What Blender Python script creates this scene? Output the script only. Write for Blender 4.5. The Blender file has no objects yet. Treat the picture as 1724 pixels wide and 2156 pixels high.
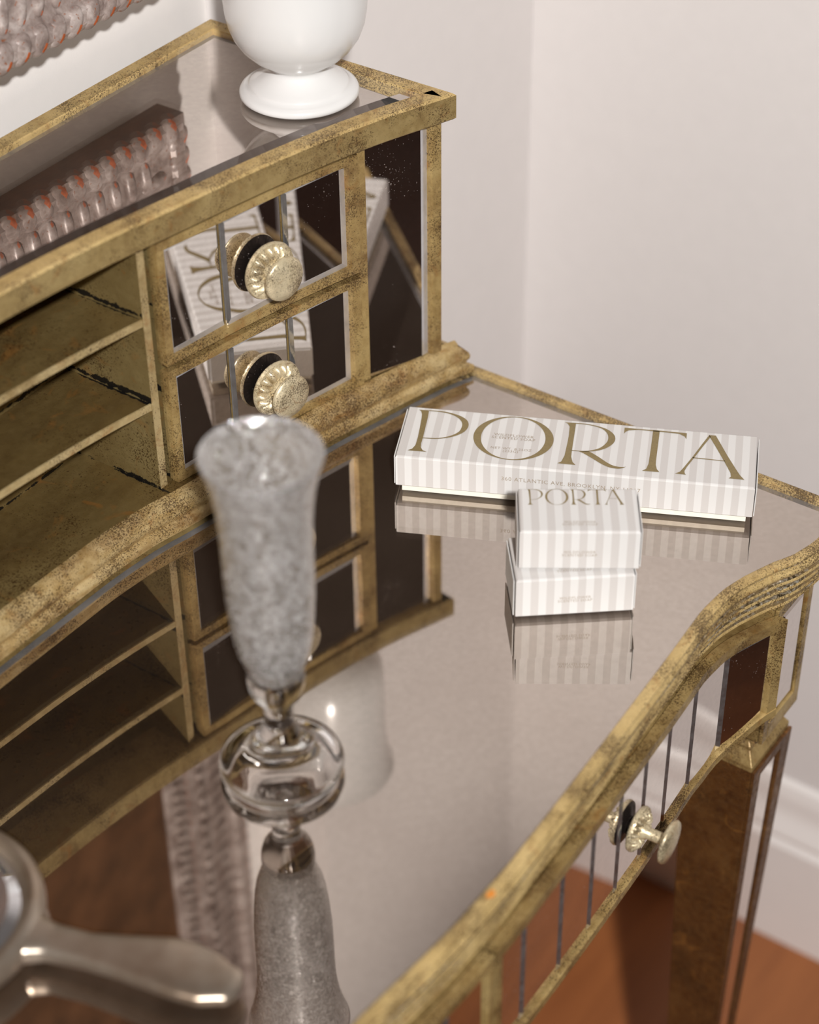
import bpy, bmesh, math, random
import numpy as np
from mathutils import Vector, Matrix
from mathutils.geometry import tessellate_polygon
random.seed(7)
C = bpy.context.scene.collection
S = 1.15            # model units -> metres
ZT = 0.66           # table top height above floor, model units

# ------------------------------------------------------------------ camera
def cam_basis():
    yaw, pi_, ro = 0.9549, -0.6684, -0.0130
    f = Vector((math.sin(yaw)*math.cos(pi_), math.cos(yaw)*math.cos(pi_), math.sin(pi_)))
    r = Vector((math.cos(yaw), -math.sin(yaw), 0)); u = r.cross(f)
    return f, math.cos(ro)*r+math.sin(ro)*u, -math.sin(ro)*r+math.cos(ro)*u
F_, R_, U_ = cam_basis()
CAMP = Vector((-0.7335, -0.5353, 0.6580+ZT))*S
cd = bpy.data.cameras.new('camera'); cam = bpy.data.objects.new('camera', cd); C.objects.link(cam)
m = Matrix((R_, U_, -F_)).transposed().to_4x4(); m.translation = CAMP; cam.matrix_world = m
cd.sensor_fit = 'VERTICAL'; cd.sensor_height = 36.0; cd.sensor_width = 28.8
cd.lens = 36.0*4298.9/2156.0
cd.clip_start = 0.02; cd.clip_end = 50
cd.dof.use_dof = True; cd.dof.focus_distance = 1.055*S; cd.dof.aperture_fstop = 4.2
bpy.context.scene.camera = cam

# ------------------------------------------------------------------ world, light, exposure
sc = bpy.context.scene
w = bpy.data.worlds.new('world'); sc.world = w; w.use_nodes = True
bg = w.node_tree.nodes['Background']; bg.inputs[0].default_value = (0.030, 0.019, 0.013, 1); bg.inputs[1].default_value = 1.0
ld = bpy.data.lights.new('flash_lamp', 'SPOT'); ld.shadow_soft_size = 0.04; ld.energy = 232.0
ld.spot_size = math.radians(60); ld.spot_blend = 0.8
ld.color = (1.0, 0.985, 0.965)
lo = bpy.data.objects.new('flash_lamp', ld); C.objects.link(lo)
LP = CAMP + (R_*0.13 + U_*0.03 - F_*0.80)*S
lo.location = LP
lo.rotation_euler = (Vector((0.02, 0.0, ZT+0.03))*S - LP).to_track_quat('-Z', 'Y').to_euler()
try:
    sc.cycles.max_bounces = 20; sc.cycles.transmission_bounces = 16; sc.cycles.glossy_bounces = 10; sc.cycles.transparent_max_bounces = 16
except Exception: pass
sc.view_settings.view_transform = 'Standard'; sc.view_settings.look = 'None'
sc.view_settings.exposure = 0.0; sc.view_settings.gamma = 1.0; sc.view_settings.use_curve_mapping = False

# ------------------------------------------------------------------ materials
class NT:
    def __init__(s, name):
        s.m = bpy.data.materials.new(name); s.m.use_nodes = True; s.t = s.m.node_tree; s.n = s.t.nodes; s.l = s.t.links
        s.b = s.n['Principled BSDF']; s.out = s.n['Material Output']
        s.co = s.n.new('ShaderNodeTexCoord').outputs['Object']
        s.geo = s.n.new('ShaderNodeNewGeometry').outputs['Position']
    def link(s, a, b): s.l.new(a, b)
    def val(s, v, sock):
        if hasattr(v, 'default_value') and not isinstance(v, (int, float, tuple)): s.l.new(v, sock)
        else:
            if isinstance(v, tuple) and len(v) == 3: v = (*v, 1)
            sock.default_value = v
    def noise(s, scale, detail=4, rough=.55, dist=0, vec=None, stretch=None):
        n = s.n.new('ShaderNodeTexNoise'); n.inputs['Scale'].default_value = scale; n.inputs['Detail'].default_value = detail
        n.inputs['Roughness'].default_value = rough; n.inputs['Distortion'].default_value = dist
        v = vec if vec is not None else s.geo
        if stretch:
            mp = s.n.new('ShaderNodeMapping'); mp.inputs['Scale'].default_value = stretch; s.link(v, mp.inputs[0]); v = mp.outputs[0]
        s.link(v, n.inputs['Vector']); return n.outputs['Fac']
    def ramp(s, fac, a, b, ca=(0, 0, 0), cb=(1, 1, 1), mid=None):
        r = s.n.new('ShaderNodeValToRGB'); e = r.color_ramp.elements
        e[0].position = a; e[0].color = (*ca, 1); e[1].position = b; e[1].color = (*cb, 1)
        if mid:
            for p, c in mid:
                k = e.new(p); k.color = (*c, 1)
        s.link(fac, r.inputs[0]); return r.outputs[0]
    def mix(s, f, a, b, mode='MIX'):
        x = s.n.new('ShaderNodeMix'); x.data_type = 'RGBA'; x.blend_type = mode
        s.val(f, x.inputs[0]); s.val(a, x.inputs[6]); s.val(b, x.inputs[7]); return x.outputs[2]
    def math(s, op, a, b=0.0, c=0.0):
        x = s.n.new('ShaderNodeMath'); x.operation = op
        s.val(a, x.inputs[0]); s.val(b, x.inputs[1]); s.val(c, x.inputs[2]); return x.outputs[0]
    def bump(s, h, strength=.3, dist=.001):
        b = s.n.new('ShaderNodeBump'); b.inputs['Strength'].default_value = strength; b.inputs['Distance'].default_value = dist
        s.link(h, b.inputs['Height']); return b.outputs[0]
    def sep(s, v):
        x = s.n.new('ShaderNodeSeparateXYZ'); s.link(v, x.inputs[0]); return x.outputs

def gold(name, dark=(.18, .105, .042), mid=(.34, .235, .10), light=(.48, .365, .18), speck=.6, metal=.35, rough=.42, joints=None, scale=1.0, streak=None, black=None, grain=.55):
    t = NT(name)
    n1 = t.noise(26*scale, 5, .6, .4, stretch=streak)
    base = t.ramp(n1, .30, .72, dark, light, [(.5, mid)])
    n2 = t.noise(170*scale, 4, .6); base = t.mix(t.ramp(n2, .35, .75), base, t.mix(grain, base, tuple(1.15*x for x in light)))
    rust = t.noise(60*scale, 3, .5, 1.2)
    base = t.mix(t.ramp(rust, .60, .72, (0, 0, 0), (.55, .55, .55)), base, (.30, .135, .035))
    dens = t.noise(38*scale, 2, .5)
    sp = t.noise(1150*scale, 3, .62, .9)
    th = t.math('ADD', sp, t.math('MULTIPLY', t.math('SUBTRACT', dens, .5), .55))
    spm = t.ramp(th, .615-.1*speck, .650-.1*speck)
    base = t.mix(t.math('MULTIPLY', spm, .85), base, (.055, .026, .010))
    if joints:
        axis, vals, width, amp = joints
        ax = t.sep(t.geo)[axis]; acc = None
        for v in vals:
            d = t.math('ABSOLUTE', t.math('SUBTRACT', ax, v)); d = t.math('DIVIDE', d, width)
            acc = d if acc is None else t.math('MINIMUM', acc, d)
        nn = t.noise(95, 6, .7, .5); big = t.noise(18, 2, .5)
        k = t.math('ADD', t.math('MULTIPLY', nn, 2.2*amp), t.math('MULTIPLY', big, 1.6*amp))
        mk = t.ramp(t.math('MULTIPLY', t.math('SUBTRACT', t.math('SUBTRACT', k, acc), 1.9*amp-.15), 9.0), .0, .6)
        base = t.mix(t.math('MULTIPLY', mk, .97), base, (.008, .008, .010))
    if black:
        bn = t.noise(black, 6, .7, .6); base = t.mix(t.ramp(bn, .66, .675), base, (.012, .012, .014))
    base = t.mix(1.0, base, (1.0, .955, .82), 'MULTIPLY')
    t.link(base, t.b.inputs['Base Color'])
    t.b.inputs['Metallic'].default_value = metal
    rr = t.ramp(t.noise(300*scale, 3), .3, .7, (rough-.1,)*3, (rough+.16,)*3); t.link(rr, t.b.inputs['Roughness'])
    t.link(t.bump(t.math('ADD', t.noise(420*scale, 4), t.math('MULTIPLY', n1, .6)), .35, .0006), t.b.inputs['Normal'])
    return t.m

def worn_silver(name):
    t = NT(name)
    n = t.noise(330, 5, .7, .8); g = t.noise(60, 3, .5)
    c = t.ramp(n, .40, .62, (.02, .018, .015), (.62, .58, .50), [(.50, (.33, .24, .13))])
    c = t.mix(t.ramp(g, .40, .62), c, (.40, .27, .12))
    t.link(c, t.b.inputs['Base Color']); t.b.inputs['Metallic'].default_value = .65; t.b.inputs['Roughness'].default_value = .32
    t.link(t.bump(n, .6, .001), t.b.inputs['Normal']); return t.m

def mirror(name, tint=(.74, .69, .66), dirt=(.50, .42, .36), amount=.12, rough=.012, mott=9, specks=0.0, coat=0.0):
    t = NT(name)
    t.b.inputs['Metallic'].default_value = 1.0; t.b.inputs['Roughness'].default_value = rough
    fine = t.noise(260, 4, .6); big = t.noise(mott, 4, .55)
    cc = t.mix(t.ramp(fine, .3, .7), tuple(.94*x for x in tint), tuple(min(1, 1.05*x) for x in tint))
    if amount >= .03 and mott < 20: cc = t.mix(t.ramp(big, .32, .68), t.mix(.5, cc, tuple(x*k for x, k in zip(tint, (.80, .76, .74)))), cc)
    t.link(cc, t.b.inputs['Base Color'])
    d = t.n.new('ShaderNodeBsdfDiffuse'); d.inputs[0].default_value = (*dirt, 1)
    mx = t.n.new('ShaderNodeMixShader')
    f = t.math('MULTIPLY', t.ramp(big, .3, .7, (.55,)*3, (1.35,)*3), amount)
    if specks:
        s = t.noise(900, 2, .5, .3); dens = t.noise(22, 2, .5)
        sm = t.ramp(t.math('ADD', s, t.math('MULTIPLY', t.math('SUBTRACT', dens, .5), .35)), .735, .76)
        f = t.math('ADD', f, t.math('MULTIPLY', sm, specks))
    t.link(f, mx.inputs[0]); t.link(t.b.outputs[0], mx.inputs[1]); t.link(d.outputs[0], mx.inputs[2])
    t.link(mx.outputs[0], t.out.inputs[0]); return t.m

def glass_sheet(name):
    t = NT(name); tr = t.n.new('ShaderNodeBsdfTransparent'); gl = t.n.new('ShaderNodeBsdfGlossy'); gl.inputs['Roughness'].default_value = .0
    fr = t.n.new('ShaderNodeFresnel')
    bk = t.n.new('ShaderNodeNewGeometry').outputs['Backfacing']      # the same reflectance from either side of the thin sheet
    t.link(t.math('ADD', 1.40, t.math('MULTIPLY', bk, 1/1.40-1.40)), fr.inputs[0]); mx = t.n.new('ShaderNodeMixShader')
    t.link(fr.outputs[0], mx.inputs[0]); t.link(tr.outputs[0], mx.inputs[1]); t.link(gl.outputs[0], mx.inputs[2]); t.link(mx.outputs[0], t.out.inputs[0])
    t.n.remove(t.b); return t.m

def plain(name, col, rough=.5, metal=0.0, var=.04, vs=40, bump=0.0, coat=0.0):
    t = NT(name); n = t.noise(vs, 4)
    t.link(t.ramp(n, .3, .7, tuple(c*(1-var) for c in col), tuple(min(1, c*(1+var)) for c in col)), t.b.inputs['Base Color'])
    t.b.inputs['Roughness'].default_value = rough; t.b.inputs['Metallic'].default_value = metal
    t.b.inputs['Coat Weight'].default_value = coat
    if bump: t.link(t.bump(t.noise(vs*12, 3), bump, .001), t.b.inputs['Normal'])
    return t.m

def striped(name, period, duty=.5, phase=0.0, a=(.69, .675, .66), b=(.58, .55, .53)):
    t = NT(name); x = t.sep(t.co)[0]
    fr = t.math('FRACT', t.math('ADD', t.math('DIVIDE', x, period), phase+100.0))
    mk = t.ramp(fr, duty-.02, duty+.02)
    n = t.noise(500, 3)
    c = t.mix(mk, a, b); c = t.mix(t.math('MULTIPLY', n, .10), c, (.66, .62, .59))
    t.link(c, t.b.inputs['Base Color']); t.b.inputs['Roughness'].default_value = .6
    t.b.inputs['Specular IOR Level'].default_value = .2
    return t.m

M = {}
M['gold'] = gold('gold_leaf')
M['gold_pale'] = gold('gold_leaf_pale', (.34, .23, .095), (.52, .38, .18), (.64, .49, .26), .75, .25, .48)
M['gold_face'] = gold('gold_leaf_cornice', (.18, .115, .05), (.29, .21, .095), (.41, .32, .165), .55, .35, .42)
M['gold_mould'] = gold('gold_leaf_moulding', (.22, .125, .048), (.40, .28, .125), (.58, .47, .29), .75, .35, .38, streak=(1, 1, 3))
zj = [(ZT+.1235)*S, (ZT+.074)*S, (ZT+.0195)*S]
M['gold_inner_dim'] = gold('gold_leaf_inner_dim', (.15, .105, .045), (.21, .155, .07), (.29, .23, .115), .12, .45, .36, joints=(2, zj, .0060, .8), scale=.7, grain=.25)  # dim light inside the hutch painted into a darker leaf
M['gold_shelf_dim'] = gold('gold_leaf_shelf_dim', (.095, .060, .024), (.155, .105, .042), (.235, .175, .08), .02, .45, .34, joints=(0, [-.1285*S], .0050, .8), scale=.7, streak=(.35, 1, 1), grain=.25)  # shelf boards carry the same painted dimness
M['shelf_edge'] = gold('gold_leaf_shelf_edge', (.27, .19, .09), (.40, .31, .17), (.52, .43, .27), .2, .25, .42)
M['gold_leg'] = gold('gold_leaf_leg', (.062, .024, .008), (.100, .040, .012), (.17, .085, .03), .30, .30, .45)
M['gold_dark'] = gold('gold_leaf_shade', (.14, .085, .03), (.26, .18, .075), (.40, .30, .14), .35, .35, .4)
M['silver_worn'] = worn_silver('worn_silver_leaf')
M['table_mirror'] = mirror('antiqued_mirror_top', (.575, .515, .465), (.40, .30, .23), .030, .022, 8)
M['hutch_mirror'] = mirror('antiqued_mirror_hutch_top', (.68, .62, .575), (.46, .37, .30), .045, .02, 10)
M['pane'] = mirror('mirror_pane', (.78, .73, .70), (.5, .42, .38), .018, .006, 10, .55)
M['bevel'] = mirror('bevelled_glass_edge', (.62, .61, .62), (.62, .61, .63), .42, .16, 30)
M['bevel_top'] = mirror('bevelled_top_edge', (.48, .46, .46), (.30, .29, .29), .45, .14, 30)
M['bevel_dark'] = mirror('bevelled_glass_front_edge', (.55, .48, .44), (.30, .24, .20), .06, .03, 30)
M['seam'] = mirror('bevelled_seam', (.80, .80, .80), (.40, .39, .39), .15, .12, 200)
M['sheet'] = glass_sheet('clear_glass_sheet')
M['fox_dim_room'] = mirror('foxed_mirror_dim_room', (.26, .16, .10), (.135, .062, .028), .75, .06, 24)  # brown diffuse holds foxing and a painted reflection of the dim room
M['wall'] = plain('painted_wall', (.765, .725, .708), .75, var=.012, vs=60, bump=.05)
M['wall_back'] = plain('painted_back_wall', (.84, .80, .775), .75, var=.012, vs=60, bump=.05)
M['skirting'] = plain('painted_skirting', (.86, .81, .78), .45, var=.01)
M['ceramic'] = plain('white_ceramic', (.72, .71, .70), .22, var=.012, vs=20, coat=.2)
M['card_in'] = plain('cream_card', (.80, .76, .66), .7, var=.05, vs=200)
M['ink'] = plain('olive_gold_ink', (.235, .175, .075), .42, metal=.15, var=.10, vs=700)
M['ink_small'] = plain('brown_ink', (.36, .29, .22), .5)
M['brown_wood'] = plain('brown_painted_wood', (.10, .042, .020), .5, var=.3, vs=60)
M['knob'] = gold('champagne_knob', (.42, .34, .22), (.62, .54, .40), (.74, .67, .54), .55, .45, .34, scale=1.4)
M['shaded_knob_back'] = plain('shaded_knob_back', (.035, .025, .02), .3, metal=.6)  # shade behind the rosette, painted as a near-black back
t = NT('tarnished_silver'); n = t.noise(14, 4, .6)
t.link(t.ramp(n, .35, .7, (.34, .25, .18), (.62, .55, .47)), t.b.inputs['Base Color']); t.b.inputs['Metallic'].default_value = .85; t.b.inputs['Roughness'].default_value = .33
M['silver'] = t.m
M['clear_mirror'] = mirror('hand_mirror_glass', (.80, .80, .82), (.6, .6, .62), .10, .01, 10)
# wood floor
t = NT('orange_wood_floor'); n = t.noise(5, 6, .6, .6, stretch=(1, 9, 1)); n2 = t.noise(2.2, 2)
c = t.ramp(n, .3, .72, (.21, .062, .017), (.34, .112, .032)); c = t.mix(t.ramp(n2, .35, .65, (0, 0, 0), (.4, .4, .4)), c, (.40, .155, .05))
t.link(c, t.b.inputs['Base Color']); t.b.inputs['Roughness'].default_value = .42; M['floor'] = t.m
# frame materials
t = NT('mauve_pearl_paint'); n = t.noise(80, 5, .65, .5); n2 = t.noise(420, 3, .6)
c = t.ramp(n, .3, .7, (.15, .105, .09), (.55, .48, .45), [(.5, (.33, .265, .24))]); c = t.mix(t.ramp(n2, .64, .68), c, (.26, .085, .03))
t.link(c, t.b.inputs['Base Color']); t.b.inputs['Roughness'].default_value = .36; t.b.inputs['Metallic'].default_value = .1
t.link(t.bump(n, .5, .001), t.b.inputs['Normal']); M['mauve'] = t.m
M['copper'] = plain('copper_enamel', (.74, .17, .04), .28, metal=.35, var=.35, vs=260, bump=.4)
# glasses
t = NT('clear_glass'); t.b.inputs['Transmission Weight'].default_value = 1; t.b.inputs['Roughness'].default_value = 0.0; t.b.inputs['IOR'].default_value = 1.5
t.b.inputs['Base Color'].default_value = (.985, .985, .985, 1); M['glass'] = t.m
t = NT('seeded_glass'); t.b.inputs['Transmission Weight'].default_value = 1; t.b.inputs['Roughness'].default_value = .04; t.b.inputs['IOR'].default_value = 1.47
t.b.inputs['Base Color'].default_value = (.97, .97, .97, 1)
sn = t.noise(300, 3, .6, 2.0); fn = t.noise(620, 2, .5, 1.0); t.link(t.bump(fn, .5, .0006), t.b.inputs['Coat Normal']); t.b.inputs['Coat Weight'].default_value = 1.0; t.b.inputs['Coat Roughness'].default_value = .05; t.link(t.bump(sn, .35, .0010), t.b.inputs['Normal'])
d = t.n.new('ShaderNodeBsdfTranslucent'); d.inputs[0].default_value = (.95, .93, .92, 1); d2 = t.n.new('ShaderNodeBsdfDiffuse'); d2.inputs[0].default_value = (.95, .93, .92, 1)
mx0 = t.n.new('ShaderNodeMixShader'); mx0.inputs[0].default_value = .5; t.link(d.outputs[0], mx0.inputs[1]); t.link(d2.outputs[0], mx0.inputs[2])
mx = t.n.new('ShaderNodeMixShader'); t.link(t.ramp(sn, .48, .57, (.0,)*3, (.55,)*3), mx.inputs[0])
t.link(t.b.outputs[0], mx.inputs[1]); t.link(mx0.outputs[0], mx.inputs[2])
gb = t.n.new('ShaderNodeBsdfGlossy'); gb.inputs['Roughness'].default_value = .06; gb.inputs['Color'].default_value = (1, 1, 1, 1)
t.link(t.bump(t.noise(300, 2, .5, .6), 1.0, .0026), gb.inputs['Normal'])
mx2 = t.n.new('ShaderNodeMixShader'); mx2.inputs[0].default_value = .13; t.link(mx.outputs[0], mx2.inputs[1]); t.link(gb.outputs[0], mx2.inputs[2])
t.link(mx2.outputs[0], t.out.inputs[0]); M['seeded'] = t.m

# ------------------------------------------------------------------ mesh helpers
class Mesh:
    """collects vertices (model units, z measured from the table top) and faces"""
    def __init__(s): s.v = []; s.f = []; s.mi = []
    def quad(s, *p, mi=0):
        i = len(s.v); s.v += [tuple(q) for q in p]; s.f.append(tuple(range(i, i+len(p)))); s.mi.append(mi)
    def box(s, x0, x1, y0, y1, z0, z1, mi=0):
        i = len(s.v)
        s.v += [(x, y, z) for z in (z0, z1) for y in (y0, y1) for x in (x0, x1)]
        for f in ((0, 2, 3, 1), (4, 5, 7, 6), (0, 1, 5, 4), (2, 6, 7, 3), (0, 4, 6, 2), (1, 3, 7, 5)):
            s.f.append(tuple(i+k for k in f)); s.mi.append(mi)
    def grid(s, rows, closed_u=False, closed_v=False, mi=0, mis=None):
        i = len(s.v); nr = len(rows); nc = len(rows[0])
        for r in rows: s.v += [tuple(q) for q in r]
        for a in range(nr if closed_v else nr-1):
            for b in range(nc if closed_u else nc-1):
                a2 = (a+1) % nr; b2 = (b+1) % nc
                s.f.append((i+a*nc+b, i+a*nc+b2, i+a2*nc+b2, i+a2*nc+b)); s.mi.append(mis[b] if mis else mi)
    def fan(s, ring, mi=0):
        if len(ring) > 60 and len(set(round(p[2], 7) for p in ring)) == 1:
            i = len(s.v); s.v += [tuple(q) for q in ring]
            for t_ in tessellate_polygon([[Vector((p[0], p[1], 0)) for p in ring]]): s.f.append(tuple(i+k for k in t_)); s.mi.append(mi)
            return
        i = len(s.v); s.v += [tuple(q) for q in ring]; s.f.append(tuple(range(i, i+len(ring)))); s.mi.append(mi)
    def lathe(s, prof, cx, cy, n=48, mi=0):
        s.grid([[(cx+r*math.cos(2*math.pi*k/n), cy+r*math.sin(2*math.pi*k/n), z) for k in range(n)] for r, z in prof], closed_u=True, mi=mi)

def build(name, me, mats, parent=None, smooth=False, world=True, bevel=0, auto=None, local=False):
    """local=True: vertices already relative to the parent, in model units"""
    d = bpy.data.meshes.new(name)
    if parent is not None and not local:
        ox, oy, oz = parent['_o']; off = (ox, oy, oz)
    elif local: off = (0, 0, 0)
    else: off = (0, 0, -ZT)
    vs = [((x-off[0])*S, (y-off[1])*S, (z-off[2])*S) for x, y, z in me.v]
    if parent is None and not local:
        # origin at base centre
        a = np.array(vs); c0 = (a.min(0)+a.max(0))/2; c0[2] = a[:, 2].min(); vs = [tuple(q-c0) for q in a]
    d.from_pydata(vs, [], me.f)
    mats = mats if isinstance(mats, (list, tuple)) else [mats]
    for mt in mats: d.materials.append(M[mt])
    for p, k in zip(d.polygons, me.mi): p.material_index = k
    bm = bmesh.new(); bm.from_mesh(d); bmesh.ops.remove_doubles(bm, verts=bm.verts, dist=2e-6); bmesh.ops.recalc_face_normals(bm, faces=bm.faces)
    if name == 'glass_sheet':
        for f_ in bm.faces:
            if f_.normal.z < 0: f_.normal_flip()
    if mats[0] in ('glass', 'seeded') and bm.calc_volume(signed=True) < 0: bmesh.ops.reverse_faces(bm, faces=bm.faces)
    bm.to_mesh(d); bm.free()
    o = bpy.data.objects.new(name, d); C.objects.link(o)
    if parent is not None: o.parent = parent
    elif not local: o.location = tuple(c0)
    if bevel:
        b = o.modifiers.new('bevel', 'BEVEL'); b.width = bevel*S; b.segments = 2; b.limit_method = 'ANGLE'; b.angle_limit = math.radians(40)
    if smooth:
        for p in d.polygons: p.use_smooth = True
        if auto:
            try: d.set_sharp_from_angle(angle=math.radians(auto))
            except Exception: pass
    return o

def empty(name, loc, rz=0, label=None, cat=None, group=None):
    o = bpy.data.objects.new(name, None); C.objects.link(o); o.empty_display_size = .02
    o['_o'] = loc
    o.location = (loc[0]*S, loc[1]*S, (loc[2]+ZT)*S); o.rotation_euler = (0, 0, rz)
    if label: o['label'] = label
    if cat: o['category'] = cat
    if group: o['group'] = group
    return o
def struct(o): o['kind'] = 'structure'; return o
def child_of_mesh(p, o):   # re-parent o (built under the same Empty) as a sub-part of mesh p
    o.parent = p; return o

def smooth_curve(xs, ys, width=.012):
    g = np.linspace(xs[0]-.05, xs[-1]+.05, 900); h = np.interp(g, xs, ys)
    k = max(3, int(width/(g[1]-g[0]))); ker = np.hanning(k+2)[1:-1]; ker /= ker.sum()
    hp = np.pad(h, k, mode='edge'); sm = np.convolve(hp, ker, 'same')[k:-k]
    return lambda x: float(np.interp(x, g, sm))
XC = -.36
def sym(f): return lambda x: f(x) if x > XC else f(2*XC-x)
CX = [-.36, -.30, -.258, -.21, -.177, -.152, -.127, -.10, -.07, -.039, -.005, .0224, .063, .08]
CY = [.0600, .060, .0590, .0560, .0525, .0490, .0444, .0392, .034, .0276, .0193, .0110, -.0045, -.011]
Cc = sym(smooth_curve(CX, CY, .03))                       # hutch front line
EX = [-.36, -.258, -.218, -.177, -.147, -.128, -.0245, .0232, .0585, .074]
EY = [.0425, .0420, .0413, .0405, .0375, .0330, .0165, .0048, -.0043, -.0112]
Ec = sym(smooth_curve(EX, EY, .02))                       # base moulding outer line
DX = [-.36, -.33, -.29, -.27, -.23, -.19, -.15, -.114, -.073, -.037, -.018, -.004, .0137, .024, .04, .079]
DY = [-.2268, -.2275, -.2312, -.2325, -.2330, -.2312, -.2292, -.2272, -.2248, -.2222, -.2234, -.2270, -.2338, -.2395, -.2438, -.2475]
Dc = sym(smooth_curve(DX, DY, .010))                      # desk front edge

def curve_pts(f, x0, x1, n): return [(x0+(x1-x0)*i/(n-1), f(x0+(x1-x0)*i/(n-1))) for i in range(n)]

def sweep(path, prof, closed=True, mis=None, cap=True):
    """path: counter-clockwise list of (x,y); prof: list of (inward offset, z)"""
    n = len(path); P = [Vector(p) for p in path]; offs = []
    for i in range(n):
        a = P[i-1] if (i > 0 or closed) else None; b = P[(i+1) % n] if (i < n-1 or closed) else None
        d1 = (P[i]-a).normalized() if a is not None else None; d2 = (b-P[i]).normalized() if b is not None else None
        if d1 is None: d1 = d2
        if d2 is None: d2 = d1
        n1 = Vector((-d1.y, d1.x)); n2 = Vector((-d2.y, d2.x)); k = 1+n1.dot(n2)
        offs.append((n1+n2)/max(k, .25))
    me = Mesh()
    rows = [[(P[i].x+offs[i].x*o, P[i].y+offs[i].y*o, z) for (o, z) in prof] for i in range(n)]
    me.grid(rows, closed_v=closed, closed_u=False, mis=mis)
    if not closed and cap: me.fan(rows[0]); me.fan(rows[-1])
    return me, [[(P[i].x+offs[i].x*o, P[i].y+offs[i].y*o) for i in range(n)] for (o, z) in prof]

def cbox(f, x0, x1, z0, z1, o0, o1, n=10, mi=0, me=None, z0f=None, z1f=None):
    """box following curve y=f(x); o0..o1 = offsets in +y"""
    me = me or Mesh(); rows = []
    for i in range(n):
        x = x0+(x1-x0)*i/(n-1); y = f(x); a = z0f(x) if z0f else z0; b = z1f(x) if z1f else z1
        rows.append([(x, y+o0, a), (x, y+o1, a), (x, y+o1, b), (x, y+o0, b)])
    me.grid(rows, closed_u=True, mi=mi); me.fan(rows[0], mi); me.fan(rows[-1], mi); return me

def pane(a, b, zb0, zb1, zt0, zt1, bw=.003, sink=.0012, sides='lrbt', mi_bevel=1, thick=.002):
    """mirror pane between plan points a and b (x,y) with bevelled borders; zb/zt = bottom/top z at a and at b"""
    a = Vector(a); b = Vector(b); d = (b-a).normalized(); nrm = Vector((d.y, -d.x))    # faces -y for left-to-right
    me = Mesh(); L = (b-a).length
    l = bw if 'l' in sides else .0003; r = bw if 'r' in sides else .0003; bo = bw if 'b' in sides else .0003; to = bw if 't' in sides else .0003
    def P(u, v, dep):
        q = a+d*(u*L); zb = zb0+(zb1-zb0)*u; zt = zt0+(zt1-zt0)*u
        return (q.x-nrm.x*dep, q.y-nrm.y*dep, zb+(zt-zb)*v)
    H = ((zt0-zb0)+(zt1-zb1))/2
    u0, u1, v0, v1 = l/L, 1-r/L, bo/H, 1-to/H
    me.quad(P(u0, v0, 0), P(u1, v0, 0), P(u1, v1, 0), P(u0, v1, 0))
    me.quad(P(0, 0, sink), P(1, 0, sink), P(u1, v0, 0), P(u0, v0, 0), mi=mi_bevel)
    me.quad(P(1, 0, sink), P(1, 1, sink), P(u1, v1, 0), P(u1, v0, 0), mi=mi_bevel)
    me.quad(P(1, 1, sink), P(0, 1, sink), P(u0, v1, 0), P(u1, v1, 0), mi=mi_bevel)
    me.quad(P(0, 1, sink), P(0, 0, sink), P(u0, v0, 0), P(u0, v1, 0), mi=mi_bevel)
    t_ = sink+thick
    me.quad(P(0, 0, t_), P(0, 1, t_), P(1, 1, t_), P(1, 0, t_), mi=mi_bevel)
    for (p, q) in (((0, 0), (1, 0)), ((1, 0), (1, 1)), ((1, 1), (0, 1)), ((0, 1), (0, 0))):
        me.quad(P(*p, sink), P(*p, t_), P(*q, t_), P(*q, sink), mi=mi_bevel)
    return me

def prism(poly, z0, z1, me=None, mi=0):
    me = me or Mesh(); lo_ = [(x, y, z0) for x, y in poly]; hi = [(x, y, z1) for x, y in poly]
    me.fan(hi, mi); me.fan(lo_[::-1], mi); me.grid([lo_, hi], closed_u=True, mi=mi); return me

# ------------------------------------------------------------------ room
XW = .348; YB = .180; YA = .125; FZ = -ZT
q = Mesh(); q.box(-3.0, 3.0, -3.2, 1.0, FZ-.03, FZ); struct(build('floor', q, 'floor'))
q = Mesh(); q.box(-3.0, .0848, YB, YB+.40, FZ, 1.75); struct(build('wall_back', q, 'wall_back'))
q = Mesh(); q.box(.0850, XW, YA, YA+.44, FZ, 1.75); struct(build('wall_pier', q, 'wall'))
q = Mesh(); q.box(XW+.0002, XW+.12, -.58, .60, FZ, 1.75); struct(build('wall_right', q, 'wall'))
q = Mesh()
prof = [(0, 0), (.016, 0), (.016, .106), (.0145, .109), (.0125, .112), (.0135, .117), (.0120, .122), (.0085, .130), (.0060, .140), (.0068, .147), (.0055, .155), (.0035, .162), (0, .166)]
q.grid([[(XW-a, y, FZ+z) for a, z in prof] for y in (-.58, YA-.0002)])
q.fan([(XW-a, -.58, FZ+z) for a, z in prof]); struct(build('baseboard_right', q, 'skirting', smooth=True, auto=25))
q = Mesh(); q.box(-3.0, .0838, YB-.014, YB-.0002, FZ, FZ+.15); struct(build('baseboard_back', q, 'skirting', bevel=.002))

# ------------------------------------------------------------------ desk
XR = .079; XL = 2*XC-XR; YBK = .160
desk = empty('vanity_desk', (XC, -.03, FZ), label='mirrored vanity desk with worn gold leaf edges and curved front', cat='desk')
front = curve_pts(Dc, XL, XR, 150)
loop = front + [(XR, YBK), (XL, YBK)]
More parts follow.
